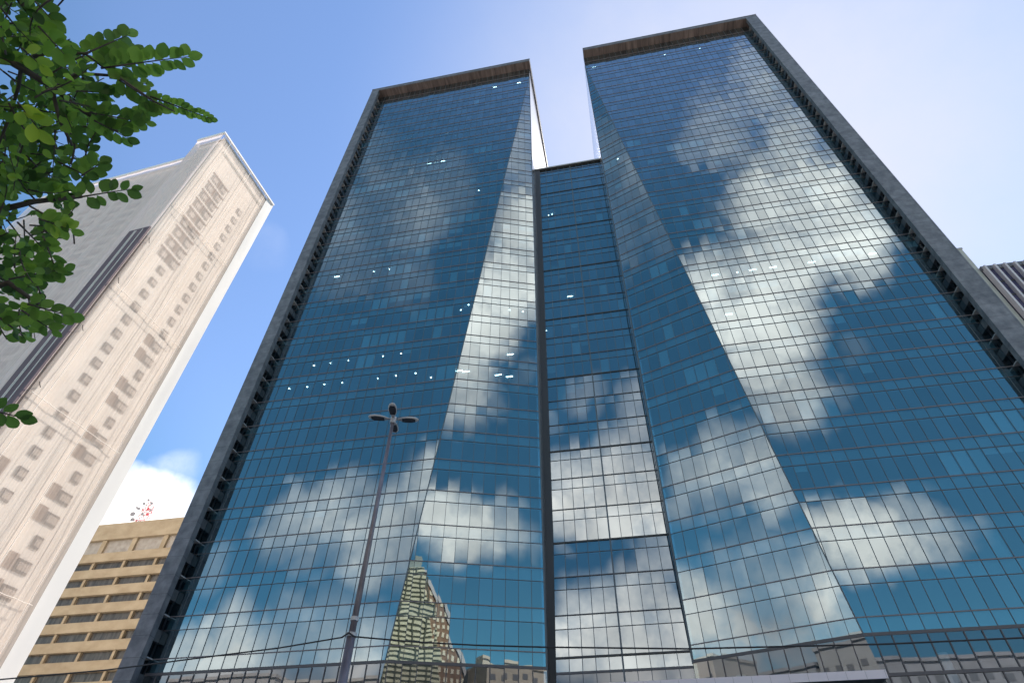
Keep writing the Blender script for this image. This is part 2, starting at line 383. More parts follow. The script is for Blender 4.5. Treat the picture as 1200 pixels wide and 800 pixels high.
def tower(name, label, XO, XI, XF, DD, XOF, XIF, side, lights, seed):
    """XO outer glass edge, XI inner glass edge (apex of the fold), XF foot of the fold at lobby top, DD set-back of the inner
    corner at lobby top, XOF / XIF ends of the stone frame, side = -1 left tower, +1 right tower."""
    rr = random.Random(seed)
    root = thing(name, label, 'office tower', ((XO + XI) / 2, GY, 0), 0)
    H = HA - HL
    tt = lambda z: max(0.0, (HA - z) / H)
    fx = lambda z: XI + (XF - XI) * tt(z)
    iy = lambda z: GY + DD * tt(z)
    # direction along the folded facet, from inner edge to fold
    w = Vector((XF - XI, -DD, 0)); LW = w.length; w.normalize()
    A = Vector((XI, GY, HA)); Fo = Vector((XF, GY, HL)); Bo = Vector((XI, GY + DD, HL))
    n2 = (Fo - A).cross(Bo - A).normalized()
    if n2.y > 0: n2 = -n2
    n1 = Vector((0, -1, 0))
    P1 = lambda x, z: Vector((x, GY, z))
    P2 = lambda q, z: Vector((XI + w.x * q, iy(z) + w.y * q, z))
    vv = lambda z: (z - FL0) / FH
    sgn = 1 if XF > XO else -1
    o1 = lambda x, z: (P1(x, z), (abs(x - XO) / PANE, vv(z)))
    o2 = lambda q, z: (P2(q, z), (q / PANE + 60, vv(z)))
    def orient(pts, nv):
        a = (pts[1][0] - pts[0][0]).cross(pts[2][0] - pts[0][0])
        return pts if a.dot(nv) > 0 else pts[::-1]
    gm = uvmesh('main_glass_facet', [orient([o1(XO, HL), o1(XF, HL), o1(XI, HA), o1(XI, HT), o1(XO, HT)], n1)], M_GLASS, root)
    gf = uvmesh('folded_glass_facet', [orient([o2(0, HL), o2(LW, HL), o2(0, HA)], n2)], M_GLASS, root)
    lb = uvmesh('lobby_glass', [orient([o1(XO, .1), o1(fx(.1), .1), o1(XF, HL - .002), o1(XO, HL - .002)], n1),
                                orient([o2(0, .1), o2(LW * tt(.1), .1), o2(LW, HL - .002), o2(0, HL - .002)], n2)], M_LOBBY, root)
    # frame bars: storey lines brown, the line below each band thin, uprights thin
    bt, bh, bv = B(), B(), B()
    def line(par, nm, m_, *a):
        q_ = B(); bar(q_, *a); obj(nm, q_, m_, par)
    for z in FLOORS:
        if z < HT - .3: line(gm, 'storey_line', M_TRANSOM, P1(XO, z), P1(fx(z), z), n1, .075, -.05, .06)
    for z in FLOORS + [FLOORS[-1] + FH]:
        zz = z - SP
        if zz < HT - .2: line(gm, 'transom', M_MULL, P1(XO, zz), P1(fx(zz), zz), n1, .24 if z == FL0 else .05, -.04, .05)
    k = 1
    while True:
        x = XO + sgn * PANE * k
        if (x - XI) * sgn > -.2: break
        k += 1
        if (x - XF) * sgn > 0:
            t = (x - XI) / (XF - XI); z0 = HA - H * t
        else: z0 = HL
        bar(bv, P1(x, z0), P1(x, HT), n1, .04, -.04, .045)
    bt.free(); bh.free(); obj('upright', bv, M_MULLV, gm)
    bt, bh, bv = B(), B(), B()
    for z in FLOORS:
        if z < HA - .6: line(gf, 'storey_line', M_TRANSOM, P2(0, z), P2(LW * tt(z), z), n2, .075, -.05, .06)
        zz = z - SP
        if zz < HA - .6: line(gf, 'transom', M_MULL, P2(0, zz), P2(LW * tt(zz), zz), n2, .24 if z == FL0 else .05, -.04, .05)
    k = 1
    while k * PANE < LW - .2:
        q = k * PANE; k += 1
        bar(bv, P2(q, HL), P2(q, HA - H * q / LW), n2, .04, -.04, .045)
    bar(bv, P2(0, HL), P2(0, HA), n2, .14, -.05, .06)
    bt.free(); bh.free(); obj('upright', bv, M_MULLV, gf)
    bb = B(); bar(bb, Fo, A, (n1 + n2).normalized(), .10, -.05, .05); obj('fold_bead', bb, M_MULLV, root)
    # lobby frame
    bl = B(); k = 1
    while True:
        x = XO + sgn * PANE * k
        if (x - XF) * sgn > 0: break
        bar(bl, P1(x, .1), P1(x, HL - .05), n1, .08, -.05, .08); k += 1
    k = 1
    while k * PANE < LW:
        bar(bl, P2(k * PANE, .1), P2(k * PANE, HL - .05), n2, .08, -.05, .08); k += 1
    for z in (12.9, 8.5, 4.2): bar(bl, P1(XO, z), P1(fx(z), z), n1, .22, -.05, .12)
    for z in (8.5, 4.2): bar(bl, P2(0, z), P2(LW * tt(z), z), n2, .22, -.05, .12)
    obj('lobby_bars', bl, M_MULL, lb)
    # storeys behind the glass
    bs = B()
    for z in FLOORS + [FLOORS[-1] + FH]:
        z0, z1 = z - SP, min(z - .06, HT - .05)
        if z0 > HT - .3: continue
        m_ = .28
        def plan(zz):
            e = [(XO + sgn * .1, GY + m_), (fx(zz) , GY + m_ + .05), (XI - sgn * .1, iy(zz) + m_ + .05), (XI - sgn * .1, BY - .4), (XO + sgn * .1, BY - .4)]
            return [Vector((x, y, zz)) for x, y in e]
        a, c = plan(z0), plan(z1)
        if sgn < 0: a, c = a[::-1], c[::-1]
        hull(bs, a, c)
    obj('floor_slabs', bs, M_SLAB, root)
    bc = B(); xs = sorted((XO + sgn * 7, XI - sgn * 7)); box(bc, xs[0], xs[1], GY + 9, BY - 3, .1, HT - .5); obj('lift_core', bc, M_CORE, root)
    # lobby columns
    cxs = [XO + sgn * d for d in (4.0, 10.5, 17.5)] if side > 0 else [XO + sgn * d for d in (7.5, 15.5)]
    for x in cxs:
        bb = B(); tube(bb, [(x, GY + 2.2, .1), (x, GY + 2.2, HL - .9)], .42, 20); obj('lobby_column', bb, M_WHITE, root, True)
    q = 3.2; p = P2(q, HL) - n2 * 2.2
    bb = B(); tube(bb, [(p.x, p.y, .1), (p.x, p.y, HL - .9)], .42, 20); obj('lobby_column', bb, M_WHITE, root, True)
    bb = B(); xs = sorted((XO, XI)); box(bb, xs[0] + .3, xs[1] - .3, GY + 14, GY + 14.3, .1, HL - 1); obj('lobby_back_wall', bb, M_CORE, root)
    # blinds (drawn panels behind single panes)
    nb = 0; done = set()
    while nb < 92:
        j = int(rr.triangular(0, 30, 7 if side > 0 else 14)); z = FLOORS[j]; top = z + FH - SP
        on_main = rr.random() < .86
        run = rr.choice((1, 1, 1, 1, 2, 3, 5)); h = rr.choice((1, 1, 1, .45, .25)) * (FH - SP)
        if on_main: k = rr.randrange(0, int(abs(XI - XO) / PANE) - 1)
        else: k = rr.randrange(0, max(2, int(LW * tt(z) / PANE)))
        for i in range(run):
            kk = k + i
            if (on_main, j, kk) in done or nb >= 92: continue
            done.add((on_main, j, kk)); bb = B()
            if on_main:
                xa, xb = XO + sgn * (PANE * kk + .05), XO + sgn * (PANE * (kk + 1) - .05)
                if (xb - fx(top)) * sgn > -.3: bb.free(); continue
                x0, x1 = sorted((xa, xb)); box(bb, x0, x1, GY + .16, GY + .19, top - h, top - .02)
            else:
                qa, qb = PANE * kk + .05, PANE * (kk + 1) - .05
                if qb > LW * tt(top) - .3: bb.free(); continue
                bar(bb, (P2((qa + qb) / 2, top - h)), (P2((qa + qb) / 2, top - .02)), n2, qb - qa, -.2, -.17)
            obj('window_blind', bb, M_BLIND, root); nb += 1
    # lit ceiling lamps seen through the glass
    for (x, y, z, long) in lights:
        if z > HT - 1: z -= FH
        bb = B()
        if long: box(bb, x - .42, x + .42, y - .06, y + .06, z - .02, z + .02)
        else: tube(bb, [(x, y, z - .02), (x, y, z + .02)], .095, 12)
        obj('ceiling_lamp', bb, M_LAMP, root)
    # stone frame: upright band, roof beam, soffit; a slot of dark windows with pale ledges between band and glass
    inn = XO - sgn * (-.75)                    # inner edge of the band at the front
    bs = B()
    xo, xi = XOF, XO + sgn * .30
    mid = XO + sgn * .12
    pts = [(xo, FY), (xi, FY), (mid, FY + .9), (mid - sgn * .72, FY + .9), (mid - sgn * .72, GY + .35), (xo, GY + .35)]
    if sgn < 0: pts = pts[::-1]
    prism(bs, pts, 0, HT + .035)
    obj('stone_band', bs, M_GRANITE, root)
    bs = B(); x0, x1 = sorted((xo, xo + sgn * .5)); box(bs, x0, x1, GY + .352, BY, 0, HT); obj('outer_side_wall', bs, M_GRANITE_S, root)
    bs = B(); x0, x1 = sorted((mid - sgn * .70, mid - sgn * .68)); box(bs, x0, x1, FY + .93, GY + .34, 1, HT - .02); obj('slot_glazing', bs, M_SLOT, root)
    for z in FLOORS:
        bs = B(); x0, x1 = sorted((mid - sgn * .67, mid + sgn * .06)); box(bs, x0, x1, FY + .93, GY - .02, z - .05, z + .05); obj('slot_ledge', bs, M_LEDGE, root)
        bs = B(); x0, x1 = sorted((mid - sgn * .66, mid - sgn * .05)); box(bs, x0, x1, FY + .94, GY - .03, z - 2.3, z - 1.3); obj('slot_panel', bs, M_SLOTP, root)
    x0, x1 = sorted((XOF, XIF))
    bs = B(); box(bs, x0, x1, FY, BY, HT + .04, HF); obj('roof_beam', bs, M_GRANITE, root)
    bs = B(); box(bs, x0 + .05, x1 - .05, FY + .06, GY + .5, HT - .03, HT + .035); obj('soffit', bs, M_SOFFIT, root)
    bs = B(); box(bs, x0 - .06, x1 + .06, FY - .06, BY + .06, HF + .002, HF + .14); obj('roof_coping', bs, M_COPING if 0 else M_GRANITE_S, root)
    # bright side wall towards the other tower, dark coping along its top
    bs = B()
    e0 = [Vector((XI, iy(.1) + .06, .1)), Vector((XI, BY, .1)), Vector((XI, BY, HT - .04)), Vector((XI, GY + .08, HT - .04))]
    e1 = [p + Vector((-sgn * .3, 0, 0)) for p in e0]
    hull(bs, e0, e1); obj('inner_side_wall', bs, M_PANEL, root)
    bs = B(); x0, x1 = sorted((XO, XI)); box(bs, x0, x1, BY - .35, BY - .02, 0, HT - .05); obj('rear_wall', bs, M_CORE, root)
    return root, P2, n2

LIGHTS_LEFT = [(-38.52, 51.6, 52.62, 0), (-36.15, 51.52, 52.62, 0), (-33.58, 51.48, 52.62, 0), (-28.69, 51.53, 52.62, 0), (-26.19, 51.49, 52.62, 0), (-40.94, 51.51, 48.92, 0), (-38.47, 51.61, 48.92, 0), (-36.06, 51.54, 48.92, 0), (-33.64, 51.64, 48.92, 0), (-28.77, 51.68, 48.92, 0), (-26.34, 51.62, 48.92, 0), (-23.72, 51.61, 48.92, 0), (-22.05, 52.77, 48.92, 0), (-39.56, 51.31, 71.12, 1), (-33.51, 51.4, 71.12, 0), (-30.98, 51.36, 71.12, 0), (-28.82, 52.41, 104.42, 1), (-27.36, 52.46, 104.42, 1), (-26.03, 52.38, 104.42, 1), (-28.49, 52.76, 100.72, 1), (-27.3, 52.8, 100.72, 1), (-25.91, 52.69, 100.72, 1), (-28.54, 52.75, 97.02, 1), (-27.38, 52.78, 97.02, 1), (-26.02, 52.67, 97.02, 1), (-32.02, 52.56, 104.42, 1), (-31.89, 52.68, 100.72, 1), (-33.75, 52.53, 115.52, 1), (-26.07, 52.44, 115.52, 1), (-40.78, 52.58, 115.52, 1), (-16.56, 51.87, 134.02, 1), (-11.01, 51.94, 134.02, 1), (-21.8, 53.36, 93.32, 0), (-17.71, 51.29, 89.62, 0), (-12.09, 53.19, 60.02, 0), (-10.28, 53.86, 60.02, 0), (-10.16, 54.65, 93.32, 0), (-18.96, 51.83, 48.92, 1), (-18.16, 52.15, 48.92, 1), (-17.35, 52.46, 48.92, 1), (-14.36, 56.84, 52.62, 1), (-13.47, 53.87, 48.92, 1), (-12.07, 54.31, 52.62, 1), (-12.15, 54.46, 48.92, 1), (-18.76, 51.94, 60.02, 0), (-17.46, 51.2, 60.02, 0)]
LIGHTS_RIGHT = [(11.22, 53.05, 89.62, 0), (13.93, 53.07, 89.62, 0), (16.48, 53.07, 89.62, 0), (19.29, 52.96, 89.62, 0), (21.66, 53.01, 89.62, 0), (24.16, 53.08, 89.62, 0), (29.17, 52.05, 134.02, 0), (21.66, 51.89, 134.02, 0), (6.81, 51.87, 93.32, 0), (6.1, 51.73, 134.02, 1), (22.09, 54.16, 63.72, 1), (20.56, 52.04, 60.02, 1), (24.74, 54.21, 63.72, 1), (23.14, 52.09, 60.02, 1), (29.8, 54.21, 63.72, 1), (27.9, 52.13, 60.02, 1), (36.36, 54.34, 63.72, 1), (35.3, 52.13, 60.02, 1), (39.04, 54.35, 63.72, 1), (15.79, 52.02, 60.02, 1), (18.63, 52.12, 60.02, 0), (15.77, 52.12, 52.62, 1)]
LIGHTS_MID = [(-3.87, 58.48, 67.02, 1), (-6.47, 58.29, 89.22, 0), (-5.84, 58.22, 89.22, 0), (-4.92, 57.72, 59.62, 0), (-3.44, 57.65, 59.62, 0), (-4.32, 57.83, 59.62, 0), (-7.85, 57.51, 100.32, 0), (-7.64, 57.74, 59.62, 0)]

TL, _, _ = tower('glass_tower', 'left of the two blue glass towers, its stone frame open on the right', -44.45, -8.39, -21.602, 4.593, -45.95, -8.03, -1, LIGHTS_LEFT, 3)
TR, P2R, n2R = tower('glass_tower', 'right and taller looking blue glass tower with an entrance canopy at its foot', 39.95, 4.169, 16.781, 4.788, 41.98, 4.25, 1, LIGHTS_RIGHT, 11)
b = B(); tube(b, [(18.5, FY + 1, HF), (18.5, FY + 1, HF + 2.4)], .05, 6); obj('lightning_rod', b, M_COPING, TR)
# entrance canopy at the foot of the right tower
cz = 12.35
b = B(); box(b, -5.5, 16.8, 49.2, 49.32, cz, cz + .55); can = obj('canopy_fascia', b, M_CANOPY, TR)
b = B(); box(b, -5.45, 16.75, 49.325, 51.0, cz + .03, cz + .5); obj('canopy_slab', b, M_CANOPY_D, TR)
b = B()
for k in range(18):
    x = -5.4 + 22.1 * k / 17
    box(b, x - .012, x + .012, 49.19, 49.2, cz + .02, cz + .53)
obj('fascia_joints', b, M_LEDGE, can)

# ------------------------------------------------------------------ recessed glass block between the towers
CY, CX0, CX1, CTOP = 56.98, -7.6, 4.13, 103.0
CF = [16.5 + 3.7 * j for j in range(24)]
HLC = 15.2; ZS = 27.6                       # lobby top; the lowest three storeys lean out
TILT = math.tan(R(6.0))
LK = thing('link_building', 'narrow recessed glass block with heavy dark lines joining the two towers', 'office block', (-1.5, CY, 0))
def cy(z): return CY - (max(0, ZS - z) * TILT if z < ZS else 0)
nC = Vector((0, -math.cos(R(6.0)), math.sin(R(6.0)))); n0 = Vector((0, -1, 0))
cu = lambda x, z: (Vector((x, cy(z), z)), ((x - CX0) / 1.173, (z - 16.5) / 3.7))
g1 = uvmesh('glass_wall', [[cu(CX0, ZS), cu(CX1, ZS), cu(CX1, CTOP - .3), cu(CX0, CTOP - .3)]], M_GLASS_MID, LK)
g2 = uvmesh('leaning_glass_wall', [[cu(CX0, HLC), cu(CX1, HLC), cu(CX1, ZS - .001), cu(CX0, ZS - .001)]], M_GLASS_MID, LK)
g3 = uvmesh('lobby_glass', [[cu(CX0, .1), cu(CX1, .1), cu(CX1, HLC - .002), cu(CX0, HLC - .002)]], M_LOBBY, LK)
b, bh, bv = B(), B(), B()
for j, z in enumerate(CF):
    nn_ = n0 if z > ZS - .2 else nC
    heavy = (j % 3 == 0)
    bl_ = B(); bar(bl_, (CX0, cy(z), z), (CX1, cy(z), z), nn_, .15 if heavy else .08, -.05, .10 if heavy else .08)
    obj('heavy_line' if heavy else 'storey_line', bl_, M_COPING if heavy else M_MULL, g1)
    zz = z - SP
    bar(bh, (CX0, cy(zz), zz), (CX1, cy(zz), zz), n0 if zz > ZS else nC, .2 if j == 0 else .05, -.04, .05)
for k in range(1, 10):
    x = CX0 + 1.173 * k; wd = .16 if k == 5 else .055
    bar(bv, (x, cy(ZS), ZS + .05), (x, cy(ZS), CTOP - .3), n0, wd, -.04, .07); bar(bv, (x, cy(.1), .1), (x, cy(ZS), ZS - .05), nC, wd, -.04, .07)
b.free(); obj('transom', bh, M_MULL, g1); obj('upright', bv, M_MULLV, g1)
M_EDGE = mat('dark_steel_strip', (.05, .05, .056), .5)
b = B(); box(b, -8.38, CX0 - .01, CY - .25, CY + .4, .1, CTOP - .4); obj('dark_edge_strip', b, M_EDGE, LK)
b = B(); box(b, CX1 + .0, 4.16, CY - .1, CY + .4, .1, CTOP - .4); obj('edge_trim', b, M_COPING, LK)
b = B()
for z in CF: 
    y = cy(z - SP) ; box(b, CX0, CX1, max(y, cy(z)) + .28, CY + 20, z - SP, z - .06)
obj('floor_slabs', b, M_SLAB, LK)
b = B(); box(b, -6.5, 3.6, CY + 8, CY + 19, .1, CTOP - 1); obj('lift_core', b, M_CORE, LK)
b = B(); box(b, -8.385, 4.165, CY - .35, CY + 21, CTOP - .32, CTOP); obj('roof_slab', b, M_COPING, LK)
b = B(); box(b, -8.385, 4.165, CY - .42, CY - .352, CTOP - .28, CTOP + .05); obj('roof_edge', b, M_LEDGE, LK)
b = B(); box(b, -8.385, 4.165, CY + 20.5, CY + 21, 0, CTOP - .35); obj('rear_wall', b, M_CORE, LK)
rb = random.Random(5)
for i in range(34):
    z = CF[int(rb.triangular(3, 22, 12))]; top = z + 3.7 - SP; k = rb.randrange(0, 10); h = rb.choice((1, 1, .5, .3)) * 2.45
    bb = B(); box(bb, CX0 + 1.173 * k + .05, CX0 + 1.173 * (k + 1) - .05, CY + .16, CY + .19, top - h, top - .02); obj('window_blind', bb, M_BLIND, LK)
for (x, y, z, long) in LIGHTS_MID:
    bb = B()
    if long: box(bb, x - .42, x + .42, y - .06, y + .06, z - .02, z + .02)
    else: tube(bb, [(x, y, z - .02), (x, y, z + .02)], .095, 12)
    obj('ceiling_lamp', bb, M_LAMP, LK)

# ------------------------------------------------------------------ tower wrapped in building net
K = 1.28
M_NETW = noisy('painted_wall', (.84, .75, .67), (.90, .82, .74), .6, .8)
M_WIN = mat('pale_window_pane', (.46, .37, .31), .4)
M_WINF = mat('reveal_shade_frame', (.11, .07, .055), .6)  # dark tone paints the deep reveal shadow round each pane
def net_mat(name, a, b_, alpha):
    m = noisy(name, a, b_, .9, .9, (1, 1, .12), 8, .3, .7); t = m.node_tree
    p = t.nodes['Principled BSDF']; o = [n for n in t.nodes if n.type == 'OUTPUT_MATERIAL'][0]
    tl = nn(m, 'ShaderNodeBsdfTranslucent'); tl.inputs[0].default_value = (*b_, 1)
    tr = nn(m, 'ShaderNodeBsdfTransparent')
    tcn = nn(m, 'ShaderNodeTexCoord'); mp = nn(m, 'ShaderNodeMapping'); mp.inputs['Scale'].default_value = (3, 3, .06); ln(m, tcn.outputs['Object'], mp.inputs[0])
    ns = nn(m, 'ShaderNodeTexNoise'); ns.inputs['Scale'].default_value = 1.2; ns.inputs['Detail'].default_value = 4; ln(m, mp.outputs[0], ns.inputs['Vector'])
    mrr = nn(m, 'ShaderNodeMapRange'); mrr.inputs[1].default_value = .3; mrr.inputs[2].default_value = .7
    mrr.inputs[3].default_value = alpha - .08; mrr.inputs[4].default_value = alpha + .08; ln(m, ns.outputs['Fac'], mrr.inputs[0])
    m1 = nn(m, 'ShaderNodeMixShader'); m1.inputs[0].default_value = .4; ln(m, p.outputs[0], m1.inputs[1]); ln(m, tl.outputs[0], m1.inputs[2])
    m2 = nn(m, 'ShaderNodeMixShader'); ln(m, mrr.outputs[0], m2.inputs[0]); ln(m, tr.outputs[0], m2.inputs[1]); ln(m, m1.outputs[0], m2.inputs[2])
    ln(m, m2.outputs[0], o.inputs[0])
    bp = nn(m, 'ShaderNodeBump'); bp.inputs['Strength'].default_value = .35; bp.inputs['Distance'].default_value = .3; ln(m, ns.outputs['Fac'], bp.inputs['Height'])
    ln(m, bp.outputs[0], p.inputs['Normal'])
    return m
M_NET = net_mat('cream_net', (.84, .72, .63), (.91, .81, .73), .5)
M_NETF = net_mat('shade_tinted_net', (.94, .78, .75), (.96, .84, .81), .72)  # same net; the shaded front's mauve is put into its colour
M_NETE = mat('sunlit_net_edge', (.88, .84, .80), .9)  # whiter cloth colour stands in for the sunlit corner strip
NB = thing('wrapped_tower', 'tall tower wrapped in cream building net beside the left glass tower', 'building', (-71.36, 43.546, 0), R(-4.15))
def nz(z): return 1.6 + (z - 1.6) * K
TOP = 115.4
SD = 14 * K                                       # depth of the side wall
# walls: the wing (x -6.8..0) and the main body set back one metre and a half
b = B(); box(b, -6.8, -.72, .9, SD - .6, 0, TOP - 1); box(b, -48, -6.82, 2.4, SD - .6, 0, 111.5); obj('wall', b, M_NETW, NB)
WZ = [nz(81.6 - 2.33 * k) for k in range(31)]
def winbox(s0, s1, z0, z1):
    f_ = B(); box(f_, -.715, -.64, s0, s1, z0, z1); fr = obj('window', f_, M_WINF, NB)
    p_ = B(); box(p_, -.635, -.62, s0 + .34, s1 - .05, z0 + .3, z1 - .3); obj('pane', p_, M_WIN, fr)
M_SHADE = noisy('wall_shade_paint', (.24, .16, .12), (.34, .24, .19), .8, .8)  # dark brown paints the shading round the side windows
wcount = 0
for k, z in enumerate(WZ):
    if k < 9:                                    # upper block, two windows wide
        winbox(2.6 * K, 3.75 * K, z - .95, z + .75); winbox(4.4 * K, 5.6 * K, z - .95, z + .75)
    else: winbox(3.7 * K, 4.75 * K, z - .8, z + .6)
    s = 9.25 * K
    big = k > 12 and k % 3 != 0
    winbox(s - (.95 if big else .6), s + (.95 if big else .6), z - .85, z + .65)
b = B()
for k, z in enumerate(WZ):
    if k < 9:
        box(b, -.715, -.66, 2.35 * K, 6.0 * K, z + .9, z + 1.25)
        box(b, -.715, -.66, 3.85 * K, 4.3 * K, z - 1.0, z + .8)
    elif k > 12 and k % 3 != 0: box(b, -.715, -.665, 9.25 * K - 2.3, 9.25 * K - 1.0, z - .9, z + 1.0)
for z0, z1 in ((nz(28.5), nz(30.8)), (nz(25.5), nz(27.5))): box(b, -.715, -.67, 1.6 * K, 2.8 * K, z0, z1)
obj('shade_panels', b, M_SHADE, NB)
b = B(); box(b, -.15, -.05, -.02, 2.5, nz(64.6), nz(64.9)); 
# front face windows
for kx in range(9):
    for k, z in enumerate(WZ[2:]):
        pass
b.free()
fr = B(); pn = B()
for kx in range(8):
    x = -10.6 - kx * 4.6
    for z in WZ[:31]:
        box(fr, x - 1.3, x + 1.3, 2.32, 2.39, z - .75, z + .75); box(pn, x - 1.15, x + 1.15, 2.29, 2.315, z - .6, z + .6)
fo = obj('front_window', fr, M_WINF, NB); fo['kind'] = 'stuff'; po = obj('front_pane', pn, M_WIN, fo); po['kind'] = 'stuff'
# net sheets
def sheet(name, m, a, bdir, ln_, z0, z1, nv, amp, seed, nx=60, nz_=90):
    """Hanging net sheet with shallow billows; a start point, bdir direction along the wall, nv outward."""
    rs = random.Random(seed); bm = B(); a = Vector(a); bdir = Vector(bdir); nv = Vector(nv)
    ph = [(rs.uniform(.2, 2.2), rs.uniform(.03, .16), rs.uniform(0, 6.3), rs.uniform(.4, 1)) for _ in range(9)]
    g = []
    for i in range(nx + 1):
        row = []
        for j in range(nz_ + 1):
            s = ln_ * i / nx; z = z0 + (z1 - z0) * j / nz_
            o = sum(w_ * math.sin(s * fx_ + p_ + .6 * math.sin(z * fz_)) * math.cos(z * fz_ + p_) for fx_, fz_, p_, w_ in ph) / 9
            sag = math.sin(z * .33) ** 2
            row.append(bm.verts.new(a + bdir * s + nv * (o * amp + .12 * sag * amp) + Vector((0, 0, z))))
        g.append(row)
    for i in range(nx):
        for j in range(nz_):
            q = (g[i][j], g[i + 1][j], g[i + 1][j + 1], g[i][j + 1]); bm.faces.new(q)
    return obj(name, bm, m, NB, True)
sheet('side_net', M_NET, (-.42, .2, 0), (0, 1, 0), SD - 2.4, 8, TOP, (1, 0, 0), .22, 1)
sheet('front_net', M_NETF, (-6.8, -.05, 0), (1, 0, 0), 6.4, 8, TOP, (0, -1, 0), .2, 2)
sheet('front_net', M_NETF, (-48, 1.6, 0), (1, 0, 0), 41.2, 8, 112.2, (0, -1, 0), .3, 3)
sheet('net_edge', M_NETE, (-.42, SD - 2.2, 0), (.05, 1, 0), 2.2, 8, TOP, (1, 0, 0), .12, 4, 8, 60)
sheet('wing_return_net', M_NETF, (-6.85, 1.6, 0), (0, -1, 0), 1.6, 8, TOP, (-1, 0, 0), .05, 5, 4, 60)
# seams where the net lengths are laced together
for z in (26, 47, 68, 90):
    b = B(); tube(b, [(-.14, .4 + k * (SD - 3.2) / 12, z - .06 * (k % 2)) for k in range(13)], .04, 5); obj('net_seam', b, M_NETW, NB)
for s_ in (2.0, 9.0, 14.6):
    b = B(); tube(b, [(-.16 + .05 * math.sin(k), s_ + .04 * math.sin(k * 1.7), 8 + k * (TOP - 8) / 20) for k in range(21)], .035, 5); obj('net_seam', b, M_NETW, NB)
# top hems
M_HEM = mat('white_hem', (.86, .83, .82), .8)
b = B(); box(b, -6.95, -.3, -.25, .1, TOP - .15, TOP + .55); box(b, -48, -6.9, 1.45, 1.75, 112.1, 112.8); box(b, -.4, -.1, -.2, SD, TOP - .1, TOP + .3); obj('net_hem', b, M_HEM, NB)
b = B(); box(b, -48, -.6, 2.2, SD, 111.4, 111.9); box(b, -6.7, -.6, .7, SD, TOP - .9, TOP - .4); obj('roof', b, M_CONC, NB)
# raised dark strip standing in for the corner recess's shade, lower two thirds
M_SHAFT_SHADE = noisy('purple_shaft_shade', (.12, .085, .10), (.19, .14, .155), .5, .9, (1, 1, .1))
b = B(); box(b, -4.6, -.45, -.42, -.16, 6, nz(64.3)); sh = obj('corner_shaft_shade', b, M_SHAFT_SHADE, NB)
b = B()
for x in (-3.2, -2.9, -1.6): box(b, x - .05, x + .05, -.5, -.425, 6, nz(63.9))
obj('shaft_rail', b, M_NETW, sh)
b = B()
for k in range(7): 
    z = nz(62 - 8 * k); tube(b, [(-.3, 1.0, z), (.25, .4, z - .05), (.5, .1, z + .05)], .05, 6)
obj('net_pole', b, M_COPING, NB)
b = B(); tube(b, [(-9, 3, 112), (-9, 3, 116)], .06, 6); tube(b, [(-9, 3, 114.6), (-8, 3, 115)], .04, 6); tube(b, [(-7.8, 3, 112), (-7.8, 3, 115)], .05, 6); obj('roof_aerial', b, M_COPING, NB)

# ------------------------------------------------------------------ ochre banded office building behind
M_OCH = noisy('ochre_concrete', (.33, .255, .165), (.43, .345, .235), .35, .85, (1, 1, 1.6))
M_OWIN = noisy('dim_window', (.05, .045, .04), (.12, .11, .10), 1.6, .25, (1, 1, .2))
M_OWIN2 = noisy('curtained_window', (.30, .26, .22), (.42, .38, .33), 1.0, .4)
OB = thing('office_building', 'ochre concrete office building with long window bands, red aerial on its roof', 'building', (-100, 95, 0))
OX0, OX1, OY = -124, -78, 95.0
b = B(); box(b, OX0, OX1, OY + 1.2, OY + 22, 0, 56); obj('wall', b, M_OCH, OB)
zt = 57.0; tops = [53.5] + [48.9 - 3.33 * k for k in range(14)]
bnds = [(53.5, 57.0)] + [(50.6 - 3.33 * k - 1.72 if k else 48.85, 50.6 - 3.33 * k) for k in range(15)]
for z0, z1 in bnds:
    if z0 < .2: continue
    b = B(); box(b, OX0, OX1, OY, OY + 1.19, z0, z1); obj('parapet_band', b, M_OCH, OB)
for k in range(15):
    z1 = 53.5 if k == 0 else 50.6 - 3.33 * (k - 1) - 1.72
    z0 = 50.6 - 3.33 * k
    if k == 1: z1 = 48.85
    if z0 < .5: break
    b = B(); box(b, OX0, OX1, OY + .75, OY + .8, z0 + .02, z1 - .02); wo = obj('window_band', b, M_OWIN2 if k == 0 else M_OWIN, OB)
    for i in range(2, 6):
        x = -119.5 + 7.0 * i
        wdt = .5 if k == 0 else .26
        b = B(); box(b, x - wdt, x + wdt, OY + .25, OY + .74, z0 + .02, z1 - .02); obj('pier', b, M_OCH, wo)
AM = thing('antenna_mast', 'red and white lattice aerial with small dishes on the ochre building', 'antenna', (-101, 97.5, 56))
M_RED = mat('red_paint', (.55, .06, .09), .5)
M_DISH = mat('grey_dish', (.25, .25, .28), .5)
b = B(); br = B()
ax, ay = -101.2, 97.5
for s_ in (-1, 1):
    for t_ in (-1, 1): tube(b, [(ax + s_ * 1.1, ay + t_ * 1.1, 56), (ax + s_ * .5, ay + t_ * .5, 62.6)], .07, 6)
for k in range(5):
    z = 57 + 1.2 * k; h_ = 1.1 - .6 * (z - 56) / 6.6; m_ = br if k % 2 else b
    for s_, t_, s2, t2 in ((-1, -1, 1, -1), (1, -1, 1, 1), (1, 1, -1, 1), (-1, 1, -1, -1)):
        tube(m_, [(ax + s_ * h_, ay + t_ * h_, z), (ax + s2 * h_, ay + t2 * h_, z)], .06, 5)
        tube(br, [(ax + s_ * h_, ay + t_ * h_, z), (ax + s2 * h_ * .92, ay + t2 * h_ * .92, z + 1.2)], .05, 5)

